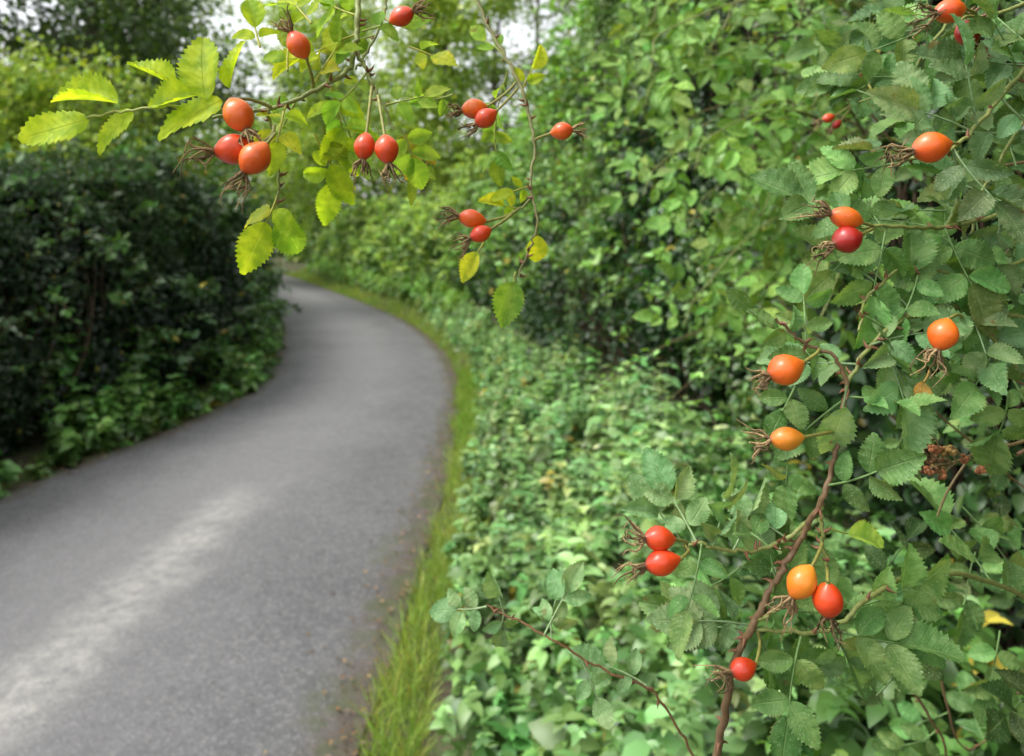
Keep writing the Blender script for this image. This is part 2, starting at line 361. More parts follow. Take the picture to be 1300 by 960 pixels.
# ------------------------------------------------------------------ herb layer
def herbs(name, xy, h, leaf, base, var, mat=m_mass, layers=5):
    n = len(xy); z0 = ground_z(xy[:, 0], xy[:, 1])
    ph = rng.uniform(0, 6.28, n); PO, DI, NO, LE, CO = [], [], [], [], []
    lean = rng.normal(0, .14, (n, 2)); pc = shade(base, n, var, .14, .012)
    lf = leaf*np.exp(rng.normal(0, .22, n))
    for k in range(layers):
        f = 1-(k/layers)*.75
        for sgn in (0, 1, .5, 1.5) if k < 2 else (0, 1):
            a = ph+k*1.57+sgn*math.pi+rng.normal(0, .25, n)
            p = np.stack([xy[:, 0]+lean[:, 0]*h*f, xy[:, 1]+lean[:, 1]*h*f, z0+h*f], 1)
            out_ = np.stack([np.cos(a), np.sin(a), rng.normal(-.22, .28, n)], 1)
            if k == 0: out_[:, 2] += .35
            PO.append(p); DI.append(out_); NO.append(np.array([0, -.1, 1])+rng.normal(0, .36, (n, 3)))
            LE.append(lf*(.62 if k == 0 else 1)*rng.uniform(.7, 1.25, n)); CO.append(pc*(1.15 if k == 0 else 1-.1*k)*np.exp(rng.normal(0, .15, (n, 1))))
    LE = np.concatenate(LE)
    return scatter(name, np.concatenate(PO), np.concatenate(DI), np.concatenate(NO), LE, LE*.7, np.clip(np.concatenate(CO), 0, .7), mat, T_NET, F_NET)

def strip(n, y0, y1, a, b, fa, fb, pw=1.0):
    y = y0+(y1-y0)*rng.random(n)**pw; f = rng.random(n)
    xa, xb = fa(y)+a, fb(y)+b
    return np.stack([xa+(xb-xa)*f, y], 1), f
xy, f = strip(3300, 1.5, 14, .08, -.02, XR, HR, 1.25)
q3 = np.c_[xy, xy[:, 0]*0]; f2 = (xy[:, 0]-XR(xy[:, 1]))
k = f2+.22*fbm(q3, 1.6, 3)+.08*fbm(q3, 5, 6) > .25; xy = xy[k]; f2 = f2[k]; q3 = q3[k]
h = np.clip(.07+.22*f2+.20*fbm(q3, 1.8, 5)+.10*fbm(q3, 5, 2)+rng.normal(0, .06, len(xy)), .05, .5)
tn = np.clip(.5+.8*fbm(q3, 1.1, 7)+.3*fbm(q3, 4, 1), 0, 1)[:, None]
herbs("nettle_patch", xy, h, .058, np.array((.12, .25, .06))*(1-tn)+np.array((.26, .42, .155))*tn, .27)
xy, f = strip(420, 1.2, 3.0, 1.05, .05, XR, HR)
herbs("bramble_patch", xy, rng.uniform(.15, .5, len(xy)), .052, (.075, .17, .035), .4)
xy, f = strip(800, 13, 30, .5, .2, XR, HR)
herbs("verge_plants", xy, rng.uniform(.15, .5, len(xy)), .11, (.20, .37, .07), .2)
xy, f = strip(1600, 3.0, 13, -.8, .06, XL, XL)
k = fbm(np.c_[xy, xy[:, 0]*0], 1.6, 8)+rng.normal(0, .2, len(xy)) > -.2; xy = xy[k]
herbs("undergrowth", xy, np.clip((XL(xy[:, 1])-xy[:, 0])*.9+.22*fbm(np.c_[xy, xy[:, 0]*0], 2, 4)+rng.normal(.12, .08, len(xy)), .05, .85), .095, (.12, .26, .06), .45)

def grass(name, xy, hmin, hmax, base):
    n = len(xy); z = ground_z(xy[:, 0], xy[:, 1])
    d = np.stack([rng.normal(0, .5, n), rng.normal(0, .5, n), np.ones(n)], 1)
    nn = rng.normal(0, 1, (n, 3)); nn[:, 2] = .3
    q = np.c_[xy, xy[:, 0]*0]
    ln = rng.uniform(hmin, hmax, n)*(1+.6*fbm(q, 3, 3))
    sc = np.clip(xy[:, 1]/6, .8, 3.5)
    dry = np.clip(.3+.7*fbm(q, 2.5, 9)+rng.normal(0, .3, n), 0, 1)[:, None]
    cc = np.array(base)*(1-dry)+np.array((.36, .42, .10))*dry
    return scatter(name, np.c_[xy, z-.01], d, nn, ln, .0055*sc, shade(cc, n, .3, .15, .03), m_grass, T_BLADE, F_BLADE)
g1, _ = strip(20000, 1.8, 9, -.03, .42, XR, XR, 1.2)
gq = np.c_[g1, g1[:, 0]*0]; gd = g1[:, 0]-XR(g1[:, 1])
g1 = g1[(gd < .28+.2*fbm(gq, 1.5, 2)) & (gd > .02+.07*fbm(gq, 3.2, 4)) & (fbm(gq, 3.5, 8)+rng.normal(0, .25, len(g1)) > -.45)]
g2, _ = strip(13000, 9, 32, .0, .9, XR, XR, 1.2)
grass("grass_verge", np.vstack([g1, g2]), .03, .15, (.20, .36, .045))
g3, _ = strip(7000, 2.8, 16, -.34, .03, XL, XL, 1.2)
grass("grass_verge", g3, .03, .12, (.16, .28, .05))

n = 2200; y = rng.uniform(1.5, 14, n); sdx = np.abs(rng.normal(0, .13, n))
xx = np.where(rng.random(n) < .6, XR(y)-sdx+.04, XL(y)+sdx); z = .03+rng.uniform(0, .01, n)
scatter("leaf_litter", np.stack([xx, y, z], 1), np.c_[rng.normal(0, 1, (n, 2)), np.zeros(n)+.1], np.array([0, 0, 1.])+rng.normal(0, .3, (n, 3)), rng.uniform(.008, .034, n), .014, shade((.17, .105, .05), n, .5, .1), m_mass)

# ------------------------------------------------------------------ trees
def tree(name, x, y, h, cr, z0, nleaf, lsz, base, light, trunk_r=.16, seed=0, nl=14):
    r = np.random.default_rng(seed+100); par = empty(name)
    w = Acc(); gz = float(ground_z(np.array([x]), np.array([y]))[0])
    top = np.array([x+r.normal(0, .3), y, h*.93]); b = np.array([x, y, gz-.1])
    tr = catmull([b, b+(top-b)*.35+np.append(r.normal(0, .15, 2), 0), b+(top-b)*.7+np.append(r.normal(0, .25, 2), 0), top], 8)
    tube(w, tr, trunk_r, .02, (.11, .09, .07), 9)
    ends = []
    for q in range(nl):
        f = z0/h+(1-z0/h)*((q+.5)/nl)*.95; s = tr[int(f*(len(tr)-1))]
        a = q*2.4+r.normal(0, .4); ln = cr*(1-.55*((q+.5)/nl)**1.5)*r.uniform(.7, 1.1)
        e = s+np.array([math.cos(a)*ln, math.sin(a)*ln, ln*r.uniform(.15, .75)])
        md = (s+e)/2+np.array([0, 0, -.08*ln])+r.normal(0, .1, 3)
        lb = catmull([s, md, e], 6); tube(w, lb, trunk_r*.38*(1-.5*f), .01, (.09, .075, .055), 6)
        for u in range(7):
            s2 = lb[r.integers(3, len(lb))]; e2 = s2+r.normal(0, 1, 3)*np.array([1, 1, .7])*ln*.33
            tube(w, catmull([s2, (s2+e2)/2+r.normal(0, .06, 3), e2], 4), .014, .004, (.07, .06, .045), 4)
            ends.append(e2); ends.append((s2+e2)/2)
    w.build("trunk_and_limbs", m_bark, par)
    ends = np.array(ends); idx = r.integers(0, len(ends), nleaf)
    wt = r.uniform(.5, 1.2, len(ends)); sc = cr*.14*wt[idx]
    p = ends[idx]+r.normal(0, 1, (nleaf, 3))*sc[:, None]*np.array([1.2, 1.2, .7])
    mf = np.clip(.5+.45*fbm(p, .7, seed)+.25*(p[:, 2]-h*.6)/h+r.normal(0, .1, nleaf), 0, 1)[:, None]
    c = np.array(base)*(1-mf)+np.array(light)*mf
    LE = lsz*r.uniform(.6, 1.3, nleaf)
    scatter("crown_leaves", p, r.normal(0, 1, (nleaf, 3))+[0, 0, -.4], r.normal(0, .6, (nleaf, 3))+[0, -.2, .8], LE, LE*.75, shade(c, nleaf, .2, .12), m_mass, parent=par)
DK, DKL = (.020, .045, .012), (.07, .135, .028)
YG, YGL = (.15, .26, .03), (.40, .54, .07)
tree("ash_tree", -8.6, 15, 9.5, 3.2, 3.6, 12000, .13, DK, DKL, .2, seed=1)
tree("ash_tree", -11.5, 12.5, 9, 3.0, 3.8, 9000, .13, DK, DKL, .2, seed=2)
tree("hazel_tree", -7.0, 10.2, 4.3, 1.8, 1.6, 11000, .095, YG, YGL, .06, seed=3)
tree("hazel_tree", -9.3, 14.0, 5.0, 2.2, 1.8, 10000, .11, YG, YGL, .07, seed=4)
tree("sycamore_tree", -12.0, 24, 12, 3.6, 2.0, 14000, .19, (.08, .15, .02), (.25, .40, .05), .22, seed=5)
tree("sycamore_tree", -8.8, 34, 14, 4.0, 1.8, 16000, .22, YG, YGL, .22, seed=6)
tree("sycamore_tree", -3.0, 27.5, 12, 3.2, 2.2, 13000, .19, YG, YGL, .16, seed=7)
tree("ash_tree", -.9, 25, 12, 2.3, 3.4, 4500, .16, (.08, .16, .03), (.26, .40, .06), .17, seed=8)
tree("ash_tree", .9, 22, 12, 2.0, 4.8, 2200, .14, (.08, .15, .03), (.25, .38, .06), .13, seed=9)
tree("ash_tree", 2.6, 25, 13, 2.2, 5.0, 2200, .15, (.08, .15, .03), (.25, .38, .06), .17, seed=10)
tree("ash_tree", 4.0, 28, 14, 2.2, 5.0, 3000, .15, (.08, .15, .03), (.25, .38, .06), .18, seed=14)
tree("oak_tree", 6.2, 17.5, 10, 3.0, 3.0, 13000, .15, (.035, .08, .018), (.11, .23, .045), .2, seed=11)
tree("oak_tree", 6.5, 12, 9, 3.2, 3.0, 13000, .13, (.035, .08, .018), (.11, .23, .045), .2, seed=12)

n = 60000; xd = rng.uniform(-55, 50, n); yd = 40+rng.uniform(0, 7, n)+.004*xd**2
top = 6.9+1.6*fbm(np.stack([xd*.25, xd*0, xd*0], 1), 1.0, 6)+np.where(xd < -5, 3.0, 0)+np.where(xd > 11, 2, 0)
zz = top*rng.random(n)**.8
p = np.stack([xd, yd, zz], 1); p[:, 1] -= 1.6*fbm(p, .35, 2)
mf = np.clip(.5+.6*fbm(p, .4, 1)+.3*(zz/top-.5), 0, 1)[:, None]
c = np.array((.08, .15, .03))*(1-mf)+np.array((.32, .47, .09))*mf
LE = rng.uniform(.25, .55, n)
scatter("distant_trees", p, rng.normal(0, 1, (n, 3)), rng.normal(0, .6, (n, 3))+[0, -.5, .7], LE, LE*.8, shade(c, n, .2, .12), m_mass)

# ------------------------------------------------------------------ dog rose (foreground)
def rose_template(fold, curl, twist, wob, nt_=27, ns=5):
    t = np.linspace(0, 1, nt_); s = np.linspace(-1, 1, ns)
    w = np.sin(np.pi*np.clip(t, 0, 1)**.82)**.75; w[0] = .03; w[-1] = .01
    V = []; UV = []
    for a, tt in enumerate(t):
        for b, ss in enumerate(s):
            ww = w[a]; y = tt
            if abs(ss) > .9 and 1 < a < nt_-1:
                ww *= 1.05 if a % 2 else .88; y += .022 if a % 2 else -.008
            z = fold*abs(ss)*ww-curl*tt**2+.014*math.sin(tt*34+abs(ss)*2)*abs(ss)+twist*ss*tt*ww+wob*math.sin(tt*7+ss*2.5)*abs(ss)
            V.append((ss*ww*.5+.04*wob*20*math.sin(tt*3)*.2, y, z)); UV.append((tt, ss))
    i, j = np.meshgrid(np.arange(nt_-1), np.arange(ns-1), indexing='ij'); i = i.ravel(); j = j.ravel()
    return np.array(V), np.array(UV), np.stack([i*ns+j, i*ns+j+1, (i+1)*ns+j+1, (i+1)*ns+j], 1)
RT = [rose_template(*q) for q in ((.12, .06, .05, .02), (.08, .14, -.08, .04), (.18, .18, .04, -.03), (.05, -.04, .1, .05), (.14, .26, -.05, .03), (.26, .1, 0, -.04), (.32, .22, .08, .02), (.02, .3, -.12, .05))]

class Rose:
    def __init__(s, name, mat, scale=1.0): s.par = empty(name); s.lf = Acc(); s.st = Acc(); s.hp = Acc(); s.sp = Acc(); s.mat = mat; s.k = scale
    def leaflet(s, p, d, n, ln, wd, col):
        V, UV, Fc = RT[rng.integers(0, len(RT))]
        d = norm(d); X = norm(np.cross(d, n)); Z = np.cross(X, d)
        s.lf.add(p+V[:, :1]*wd*X+V[:, 1:2]*ln*d+V[:, 2:3]*ln*Z, Fc, col, UV)
    def leaf(s, base, d, n, length, pairs, ll, col):
        ll *= s.k; length *= s.k
        d = norm(d); n = norm(n-np.dot(n, d)*d); side = np.cross(n, d)
        bend = rng.normal(0, .12)
        f = lambda t: base+d*length*t+side*bend*length*t*t-n*.12*length*t*t
        tube(s.st, np.array([f(t) for t in np.linspace(0, 1, 6)]), .0008, .0005, np.clip(np.array(col)*.9, 0, .4), 5)
        lc = np.exp(rng.normal(0, .18))
        c = lambda: np.clip(np.array(col)*lc*np.exp(rng.normal(0, .12))*np.array([np.exp(rng.normal(0, .13)), 1, 1]), 0, .8)
        for q in range(pairs):
            t = .34+.5*q/max(pairs-1, 1) if pairs > 1 else .5
            for sg in (-1, 1):
                a = math.radians(rng.normal(62-8*q, 9)); dd = d*math.cos(a)+side*sg*math.sin(a)+n*rng.normal(0, .22)
                l2 = ll*(.78+.12*q)*rng.uniform(.85, 1.1)
                s.leaflet(f(t)+side*sg*.001, dd, n+rng.normal(0, .30, 3), l2, l2*rng.uniform(.56, .72), c())
        l2 = ll*rng.uniform(1, 1.2)
        s.leaflet(f(1.0), d+n*rng.normal(0, .2)+side*bend, n+rng.normal(0, .25, 3), l2, l2*rng.uniform(.58, .72), c())
    def leaf_at(s, a, b, ang, ln, pairs, ll, dist, col, nb=None):
        base = P(a, b, dist); th = math.radians(ang); u = dist/FOC
        d = np.array([math.cos(th), rng.normal(.05, .25), math.sin(th)])
        n = np.array([0, -.85, .5])+rng.normal(0, .26, 3) if nb is None else np.array(nb)+rng.normal(0, .12, 3)
        s.leaf(base, d, n, ln*u, pairs, ll*u, col)
    def cane(s, pts, r0, r1, col, leaves=0, ll=50, lc=(.1, .2, .06), pairs=2, prick=True, t0=.1):
        w = np.array([P(*q) for q in pts]); c = catmull(w, 8)
        c[1:-1] += rng.normal(0, .0006, c[1:-1].shape)
        tube(s.st, c, r0, r1, col, 8)
        T = norm(np.gradient(c, axis=0))
        if prick:
            for _ in range(int(len(c)*.3)):
                i = rng.integers(1, len(c)-1); o = norm(np.cross(T[i], rng.normal(0, 1, 3))); r = r0+(r1-r0)*i/len(c)
                tube(s.st, np.array([c[i]+o*r*.5, c[i]+o*(r+.0022)-T[i]*.0006, c[i]+o*(r+.0045)-T[i]*.0025]), .0014, .0001, (.22, .1, .05), 5)
        for k in range(leaves):
            i = int((t0+(1-t0)*(k+.5)/leaves)*(len(c)-1)); sg = 1 if k % 2 else -1
            n = norm(np.array([0, -.8, .6])+rng.normal(0, .3, 3)); sd = norm(np.cross(n, T[i]))
            d = T[i]*rng.uniform(.2, .7)+sd*sg+np.array([0, .15, 0]); u = c[i][1]/FOC
            s.leaf(c[i], d, n, ll*1.5*u*rng.uniform(.8, 1.1), pairs, ll*u*rng.uniform(.8, 1.1), lc)
        return c
    def hip(s, a, b, ln, wd, ang, dist, kind, att):
        if dist < .6: dist = dist*.945
        u = dist/FOC; c = P(a, b, dist); th = math.radians(ang); ax = norm(np.array([math.cos(th), rng.normal(-.12, .1), math.sin(th)]))
        Lh = max(ln, wd)*u*1.12; R = min(ln, wd)*u/2*.97
        A = norm(np.cross(ax, [0.1, 1, .2])); B = np.cross(ax, A)
        nr, ns = 20, 26; t = np.linspace(0, 1, nr); pk = rng.uniform(.95, 1.2)
        rad = R*np.sin(np.pi*np.clip(t, 0, 1)**pk)**.66; rad[0] = R*.12; rad[-1] = R*.2
        an = np.linspace(0, 2*np.pi, ns, endpoint=False)
        wob = 1+.02*np.sin(an*2+rng.uniform(0, 6))+.012*np.sin(an*5+rng.uniform(0, 6))
        V = (c+ax*((t-.5)*Lh)[:, None])[:, None]+(rad[:, None]*wob[None])[:, :, None]*(np.cos(an)[None, :, None]*A+np.sin(an)[None, :, None]*B)
        V = V.reshape(-1, 3); i, j = np.meshgrid(np.arange(nr-1), np.arange(ns), indexing='ij'); i = i.ravel(); j = j.ravel(); k = (j+1) % ns
        cols = dict(o=((.80, .18, .014), (.74, .075, .010)), r=((.74, .085, .010), (.62, .036, .010)), y=((.72, .33, .03), (.76, .17, .012)), d=((.42, .018, .010), (.30, .012, .01)))[kind]
        g_ = np.clip(.5+.5*np.sin(an+rng.uniform(0, 6.28)), 0, 1); tt = np.clip(np.repeat(t, ns)*.5+np.tile(g_, nr)*.5, 0, 1)[:, None]
        hc = np.array(cols[0])*(1-tt)+np.array(cols[1])*tt
        tipf = np.clip((np.repeat(t, ns)-.88)/.12, 0, 1)[:, None]; hc = hc*(1-.8*tipf)+np.array((.10, .05, .02))*.8*tipf
        s.hp.add(V, np.stack([i*ns+j, i*ns+k, (i+1)*ns+k, (i+1)*ns+j], 1), hc)
        e = P(*att) if len(att) == 3 else P(att[0], att[1], dist+.02); b0 = c-ax*Lh*.48
        tube(s.st, catmull([e, (e+b0)/2-ax*Lh*.12, b0], 6), .0011, .0009, (.26, .26, .06), 6)
        tube(s.st, np.array([b0-ax*.001, b0+ax*.0018]), .001, R*.28, (.2, .2, .05), 8)
        tip = c+ax*Lh*.49; tube(s.sp, np.array([tip-ax*.001, tip+ax*.0015]), R*.3, R*.22, (.12, .07, .04), 9)
        for q in range(11):
            a2 = q*2*np.pi/5+rng.normal(0, .35); o = np.cos(a2)*A+np.sin(a2)*B; l = Lh*rng.uniform(.3, .8)
            sp_ = rng.uniform(.3, 1.3)
            pts = np.array([tip+o*R*.18, tip+o*(R*.18+l*.3*sp_)+ax*l*.35+rng.normal(0, .06, 3)*l, tip+o*(l*.55*sp_)+ax*l*.7+rng.normal(0, .12, 3)*l, tip+o*l*.6*sp_+ax*l+rng.normal(0, .22, 3)*l-np.array([0, 0, .12])*l])
            cc = np.array((.30, .22, .11))*rng.uniform(.35, 1.4)
            tube(s.sp, catmull(pts, 4), .00085, .00018, cc, 4)
            for _ in range(2):
                m_ = catmull(pts, 4)[rng.integers(3, 10)]; tube(s.sp, np.array([m_, m_+rng.normal(0, 1, 3)*l*.10, m_+rng.normal(0, 1, 3)*l*.16]), .0004, .0001, cc, 4)
    def done(s):
        s.lf.build("leaves", s.mat, s.par); s.st.build("stems", m_stem, s.par)
        s.hp.build("rose_hips", m_hip, s.par); s.sp.build("dried_sepals", m_sepal, s.par)

YL = (.58, .72, .05); ML = (.36, .54, .08); GL = (.185, .335, .10); BG = (.215, .35, .15); GS = (.22, .26, .07); BR = (.19, .12, .06)  # YL has the backlit glow painted into the leaf colour
# --- overhanging branch, upper left and centre
A = Rose("dog_rose_branch", m_rose_back, 1.08)
A.cane([(470, -60, .50), (456, 0, .47), (452, 50, .46), (440, 90, .45), (395, 118, .44), (340, 138, .43), (270, 150, .42)], .0022, .0010, GS, 2, 40, YL)
A.cane([(452, 60, .46), (468, 95, .455), (482, 125, .45), (500, 165, .45)], .0014, .0008, GS, 2, 34, ML)
A.cane([(590, -60, .56), (612, 15, .55), (640, 68, .54), (664, 118, .53), (678, 185, .52), (674, 240, .51), (682, 285, .5), (664, 335, .5), (650, 368, .5)], .0016, .0006, (.22, .22, .08), 0)
A.cane([(500, -50, .5), (490, 10, .49), (470, 60, .48), (452, 88, .47)], .001, .0008, GS, 1, 32, ML)
A.cane([(340, 138, .43), (348, 180, .43), (355, 235, .43), (352, 260, .43)], .001, .0006, GS, 0)
for (a, b, ang, ll, dist) in [(112, 152, 196, 96, .40), (150, 132, 168, 84, .40), (168, 140, 226, 74, .40), (250, 122, 186, 78, .40), (262, 128, 104, 108, .40), (292, 112, 84, 66, .41), (222, 110, 150, 66, .41), (282, 128, 205, 100, .40)]:
    th = math.radians(ang); u = dist/FOC
    A.leaflet(P(a, b, dist), np.array([math.cos(th), rng.normal(0, .15), math.sin(th)]), np.array([0, -.8, .6])+rng.normal(0, .2, 3), ll*u, ll*u*.52, np.array(YL)*rng.uniform(.9, 1.12))
A.cane([(300, 142, .425), (250, 135, .41), (180, 138, .40), (110, 150, .40)], .0009, .0006, (.4, .45, .1), 0, prick=False)
for q in [(380, 120, -120, 50, 2, 42, .45, ML), (400, 105, 60, 50, 2, 42, .45, YL), (420, 110, -75, 60, 2, 46, .46, YL), (330, 60, 110, 30, 1, 40, .43, YL),
          (352, 250, -105, 32, 1, 60, .43, YL), (350, 255, -80, 16, 0, 60, .43, ML), (430, 140, -60, 50, 2, 42, .47, ML), (455, 20, 160, 50, 2, 44, .47, YL), (460, 40, 20, 40, 1, 36, .47, ML),
          (395, 30, 130, 40, 2, 42, .45, YL), (510, 165, -60, 34, 2, 38, .47, ML), (520, 60, -20, 30, 1, 34, .5, YL), (400, 170, -70, 40, 1, 48, .46, YL),
          (640, 70, 130, 35, 1, 28, .54, ML), (645, 90, -110, 55, 2, 30, .55, ML), (630, 150, -100, 46, 2, 32, .55, ML), (662, 118, 70, 30, 1, 28, .54, YL),
          (660, 266, 165, 20, 1, 26, .52, YL), (615, 305, -110, 16, 0, 36, .51, YL), (655, 345, -115, 12, 0, 54, .5, ML), (682, 285, -100, 14, 0, 34, .5, YL), (676, 235, 200, 26, 1, 24, .52, YL),
          (575, 120, 200, 25, 1, 28, .55, ML), (545, 200, 250, 26, 1, 32, .52, YL), (365, 90, 100, 40, 1, 44, .44, YL), (420, 200, -100, 32, 1, 44, .47, YL), (540, 175, -120, 22, 1, 32, .52, (.62, .46, .05))]:
    A.leaf_at(*q)
for q in [(303, 146, 46, 38, -60, .425, 'o', (345, 136)), (300, 189, 50, 40, 190, .425, 'r', (348, 160)), (324, 201, 44, 40, 235, .415, 'o', (349, 170)), (379, 57, 36, 30, 120, .45, 'o', (398, 112)),
          (510, 21, 32, 26, 20, .49, 'r', (488, 12)), (463, 186, 34, 28, -95, .45, 'r', (472, 110)), (491, 190, 36, 31, -80, .44, 'r', (480, 122)),
          (602, 138, 31, 26, 190, .53, 'o', (655, 105)), (617, 150, 30, 26, 215, .52, 'r', (657, 112)), (713, 167, 27, 24, 10, .53, 'o', (679, 178)),
          (600, 278, 34, 24, 170, .51, 'o', (655, 268)), (610, 297, 28, 22, 205, .505, 'r', (650, 272))]:
    A.hip(*q)
A.cane([(675, 252, .512), (655, 268, .51), (640, 274, .51)], .0009, .0008, GS, 0, prick=False)
A.done()

# --- dog rose bush on the right
B = Rose("dog_rose_bush", m_rose, 1.18)
B.cane([(880, 1060, .47), (915, 930, .46), (930, 850, .44), (958, 790, .43), (985, 735, .43), (1015, 685, .43), (1040, 640, .42), (1058, 590, .42), (1068, 530, .42), (1075, 490, .42), (1058, 452, .42), (1015, 432, .42), (985, 405, .42)], .0026, .0008, BR, 3, 44, GL, t0=.45)
B.cane([(1360, 240, .50), (1270, 272, .48), (1190, 288, .46), (1120, 288, .44), (1092, 290, .43)], .0018, .0009, GS, 5, 52, GL)
B.cane([(1360, 420, .50), (1270, 398, .48), (1210, 390, .46), (1150, 405, .44), (1105, 440, .43), (1075, 488, .42)], .0018, .0012, GS, 5, 52, BG)
B.cane([(1350, 40, .52), (1290, 100, .48), (1240, 160, .45), (1205, 190, .43), (1140, 205, .43)], .0018, .0009, GS, 5, 50, BG)
B.cane([(1350, -20, .5), (1260, 20, .5), (1225, 16, .49)], .0015, .001, GS, 3, 46, GL)
B.cane([(1030, 655, .43), (990, 690, .43), (930, 700, .425), (890, 690, .42), (868, 692, .42)], .0014, .0009, GS, 2, 42, GL)
B.cane([(958, 790, .43), (985, 775, .425), (1005, 765, .42)], .0012, .0009, GS, 0)
B.cane([(1042, 640, .42), (1044, 680, .42), (1050, 720, .42)], .0014, .001, GS, 0)
B.cane([(1370, 800, .55), (1260, 740, .50), (1170, 730, .46), (1100, 760, .44), (1050, 800, .43), (960, 800, .43)], .0018, .0012, GS, 4, 52, GL)
B.cane([(1360, 580, .52), (1300, 480, .48), (1250, 420, .46), (1215, 405, .45)], .0015, .001, GS, 3, 52, GL)
B.cane([(1300, 330, .5), (1230, 350, .47), (1150, 340, .45), (1100, 380, .44), (1090, 420, .43)], .0013, .0008, GS, 4, 48, GL)
B.cane([(1250, -40, .6), (1180, 60, .56), (1140, 110, .54), (1090, 130, .54)], .0013, .0007, GS, 5, 42, GL)
B.cane([(1320, 120, .54), (1260, 220, .5), (1230, 300, .48), (1240, 360, .47)], .0013, .0008, GS, 5, 50, BG)
B.cane([(880, 960, .56), (830, 880, .54), (760, 848, .53), (700, 812, .52), (650, 785, .52), (618, 768, .52)], .0010, .0006, (.30, .16, .08), 0)
SG = (.30, .46, .20)
for q in [(618, 770, 200, 36, 2, 32, .52, SG), (640, 778, -100, 26, 1, 28, .52, SG), (690, 808, 60, 50, 2, 34, .52, SG), (700, 812, 95, 40, 1, 32, .52, SG), (640, 780, 110, 20, 0, 30, .52, SG), (740, 842, -60, 36, 1, 32, .53, SG), (820, 870, 150, 46, 2, 34, .53, SG)]:
    B.leaf_at(*q)
for q in [(1075, 490, -92, 24, 0, 66, .405, BG), (1068, 510, 215, 50, 2, 42, .44, GL), (1050, 450, 185, 20, 1, 38, .44, GL), (1010, 430, 140, 22, 1, 34, .42, GL), (1100, 440, 20, 66, 2, 50, .43, BG),
          (1010, 490, 240, 30, 1, 40, .44, GL), (1000, 590, -90, 25, 1, 44, .44, GL), (885, 690, 115, 58, 2, 46, .42, SG), (905, 698, 85, 60, 2, 42, .43, BG), (930, 700, 50, 46, 2, 38, .44, SG),
          (868, 690, 130, 46, 2, 42, .43, SG), (955, 795, 165, 66, 3, 44, .44, BG), (945, 800, 195, 76, 3, 44, .44, GL), (940, 720, 230, 50, 2, 42, .45, GL), (1010, 775, -10, 60, 1, 54, .45, GL), (1060, 800, -10, 66, 2, 56, .44, GL),
          (1060, 805, -60, 56, 2, 52, .45, BG), (1090, 770, 20, 60, 2, 54, .45, GL), (1050, 670, -20, 26, 0, 40, .42, ML), (985, 735, 100, 36, 2, 38, .44, GL), (1010, 690, 150, 46, 1, 40, .44, BG), (1100, 300, 230, 50, 1, 40, .45, GL),
          (1120, 290, 110, 50, 2, 46, .45, GL), (1150, 205, 190, 60, 2, 48, .45, GL), (1200, 190, 120, 56, 2, 46, .45, BG), (1210, 190, -60, 66, 2, 52, .45, BG), (1240, 160, 110, 66, 2, 50, .45, BG), (1270, 270, -100, 66, 2, 52, .47, BG),
          (1200, 290, -80, 64, 2, 54, .46, GL), (1220, 390, -40, 70, 2, 54, .47, BG), (1260, 400, -95, 80, 2, 58, .47, GL), (1280, 500, -80, 60, 2, 54, .47, GL), (1150, 410, 80, 56, 2, 48, .45, GL), (1120, 440, -60, 56, 2, 48, .45, BG),
          (1290, 90, 120, 66, 2, 50, .48, GL), (1170, 40, 200, 56, 2, 44, .52, GL), (1250, 50, -60, 56, 2, 46, .51, BG), (1150, 100, 170, 46, 2, 36, .54, GL), (960, 800, -60, 56, 2, 44, .45, GL), (960, 850, 10, 56, 2, 42, .46, GL),
          (1180, 470, -110, 14, 0, 26, .42, (.5, .28, .06)), (960, 400, 140, 10, 0, 30, .42, GL), (1095, 560, -30, 40, 0, 44, .44, GL)]:
    B.leaf_at(*q)
for q in [(1207, 14, 42, 32, 190, .49, 'o', (1240, 22)), (1228, 42, 34, 30, -70, .5, 'd', (1240, 22)), (1085, 97, 20, 15, 180, .6, 'r', (1110, 125, .56)), (1183, 187, 47, 40, 192, .425, 'o', (1214, 186)),
          (1074, 277, 42, 30, 165, .43, 'o', (1108, 287)), (1076, 304, 38, 36, 200, .425, 'd', (1108, 290)), (1197, 425, 40, 36, -115, .415, 'o', (1222, 403, .44)), (998, 469, 46, 41, 200, .42, 'o', (1040, 444)),
          (999, 557, 41, 31, 185, .425, 'y', (1066, 545)), (838, 684, 40, 32, 172, .42, 'r', (872, 690)), (842, 714, 44, 33, 190, .415, 'r', (872, 694)), (1018, 739, 44, 37, 235, .42, 'y', (1044, 690)),
          (1051, 762, 44, 38, -85, .415, 'r', (1050, 722)), (944, 849, 34, 28, 190, .44, 'r', (962, 800, .435)), (1052, 150, 16, 12, 200, .8, 'r', (1085, 130, .8)), (1062, 158, 14, 11, 220, .8, 'd', (1085, 130, .8))]:
    B.hip(*q)
for _ in range(210):
    a = rng.uniform(1060, 1420); b = rng.uniform(-40, 940); dist = rng.uniform(.56, .92)
    if a < 1200 and (b > 330 and b < 690) and rng.random() < .93: continue
    if 430 < b < 720 and rng.random() < .75: continue
    if b >= 720 and rng.random() < .4: continue
    p0 = P(a, b, dist); th = rng.uniform(0, 6.28)
    B.leaf(p0, np.array([math.cos(th), rng.normal(0, .4), math.sin(th)*.8]), np.array([0, -.6, .8])+rng.normal(0, .35, 3), .045, 2, rng.uniform(.020, .030), np.array(GL)*rng.uniform(.45, .95))
for _ in range(14):
    a, b, dist = rng.uniform(1120, 1350), rng.uniform(0, 900), rng.uniform(.6, .9)
    B.cane([(a, b, dist), (a+rng.normal(40, 60), b+rng.normal(60, 50), dist+.03), (a+rng.normal(110, 60), b+rng.normal(150, 70), dist+.08)], .0016, .0008, BR, 2, 30, GL)
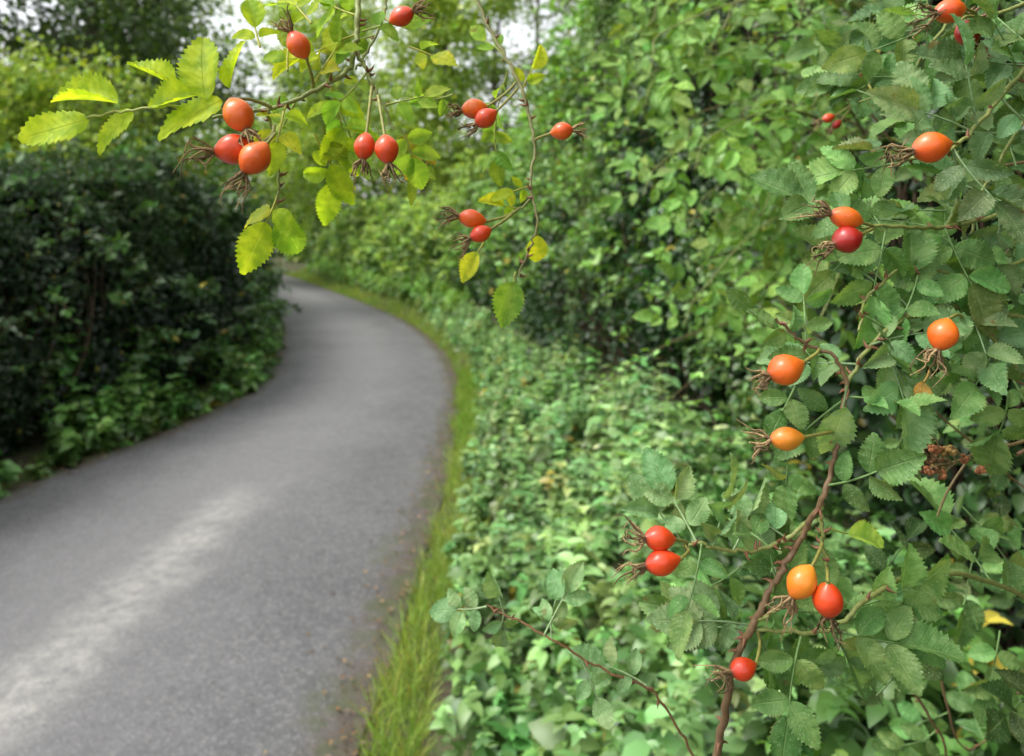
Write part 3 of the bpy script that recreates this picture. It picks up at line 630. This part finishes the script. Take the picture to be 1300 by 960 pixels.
# arching shoots reaching out of the hedge further back
for _ in range(20):
    d0 = rng.uniform(1.5, 2.2); a0 = 650+.9*FOC/d0; b0 = rng.uniform(-60, 330)
    a1 = rng.uniform(820, 1060); b1 = b0+rng.uniform(-60, 90)
    B.cane([(a0+60, b0+40, d0+.1), ((a0+a1)/2, min(b0, b1)-30, d0-.08), (a1, b1, d0-.15), (a1-25, b1+45, d0-.18)], .0025, .0010, GS, 7, 24, (.24, .42, .09), prick=False, t0=.25)
B.done()

# --- unripe bramble fruit on its stem
K = empty("bramble_stem"); ks = Acc(); kb = Acc()
def ball(acc, c, r, col):
    t = np.linspace(0.02, .98, 7)*np.pi; a = np.linspace(0, 2*np.pi, 9)[:-1]
    V = np.array([[c[0]+r*np.sin(x)*np.cos(y), c[1]+r*np.sin(x)*np.sin(y), c[2]+r*np.cos(x)] for x in t for y in a])
    i, j = np.meshgrid(np.arange(6), np.arange(8), indexing='ij'); i = i.ravel(); j = j.ravel(); k = (j+1) % 8
    acc.add(V, np.stack([i*8+j, (i+1)*8+j, (i+1)*8+k, i*8+k], 1), col)
tube(ks, catmull([P(1400, 520, .57), P(1300, 560, .55), P(1250, 572, .53), P(1200, 590, .51), P(1150, 588, .50)], 6), .0014, .0008, (.2, .15, .06), 6)
tube(ks, catmull([P(1235, 575, .525), P(1205, 620, .52), P(1190, 655, .52)], 6), .001, .0008, (.2, .15, .06), 6)
for _ in range(26):
    a, b = rng.normal(1188, 30), rng.normal(582, 13); c0 = P(a, b, .50+rng.normal(0, .006)); cc = np.array([(.36, .15, .07), (.42, .28, .10), (.22, .12, .06)][rng.integers(0, 3)])
    tube(ks, np.array([P(a+18, 588, .51), c0+[.002, 0, .002], c0]), .0006, .0005, (.25, .2, .09), 4)
    for _ in range(11): ball(kb, c0+norm(rng.normal(0, 1, 3))*.0024, .0014, cc*rng.uniform(.7, 1.3))
ks.build("stems", m_stem, K); kb.build("berries", m_sepal, K)

# ------------------------------------------------------------------ light
el, az = math.radians(58), math.radians(-105)     # bright veiled sun, high on the left and slightly behind
w = bpy.data.worlds.new("World"); scene.world = w; w.use_nodes = True
nt = w.node_tree; bg = nt.nodes['Background']
sky = nt.nodes.new('ShaderNodeTexSky'); sky.sky_type = 'NISHITA'; sky.sun_disc = False
sky.sun_elevation = el; sky.sun_rotation = az; sky.air_density = 1.0; sky.dust_density = 4.0; sky.ozone_density = 1.0
hs = nt.nodes.new('ShaderNodeHueSaturation'); hs.inputs['Saturation'].default_value = .15; hs.inputs['Value'].default_value = 2.4
nt.links.new(sky.outputs[0], hs.inputs['Color']); nt.links.new(hs.outputs[0], bg.inputs[0]); bg.inputs[1].default_value = .15
sd = bpy.data.lights.new("sun", 'SUN'); sd.energy = 1.5; sd.angle = math.radians(20); sd.color = (1, .97, .91)
so = bpy.data.objects.new("sun", sd); COL.objects.link(so)
from mathutils import Vector
dv = Vector((math.sin(az)*math.cos(el), math.cos(az)*math.cos(el), math.sin(el)))
so.rotation_euler = dv.to_track_quat('Z', 'Y').to_euler(); so.location = dv*30

# ------------------------------------------------------------------ camera
cd = bpy.data.cameras.new("camera"); co = bpy.data.objects.new("camera", cd); COL.objects.link(co)
co.location = (0, 0, EYE); co.rotation_euler = (math.radians(90), 0, 0)
cd.sensor_width = 36; cd.lens = FOC/1300*36; cd.shift_y = -(480-300)/1300
cd.clip_start = .02; cd.clip_end = 1500
cd.dof.use_dof = True; cd.dof.focus_distance = .43; cd.dof.aperture_fstop = 8.5
scene.camera = co
scene.view_settings.view_transform = 'Standard'; scene.view_settings.look = 'None'; scene.view_settings.exposure = 0
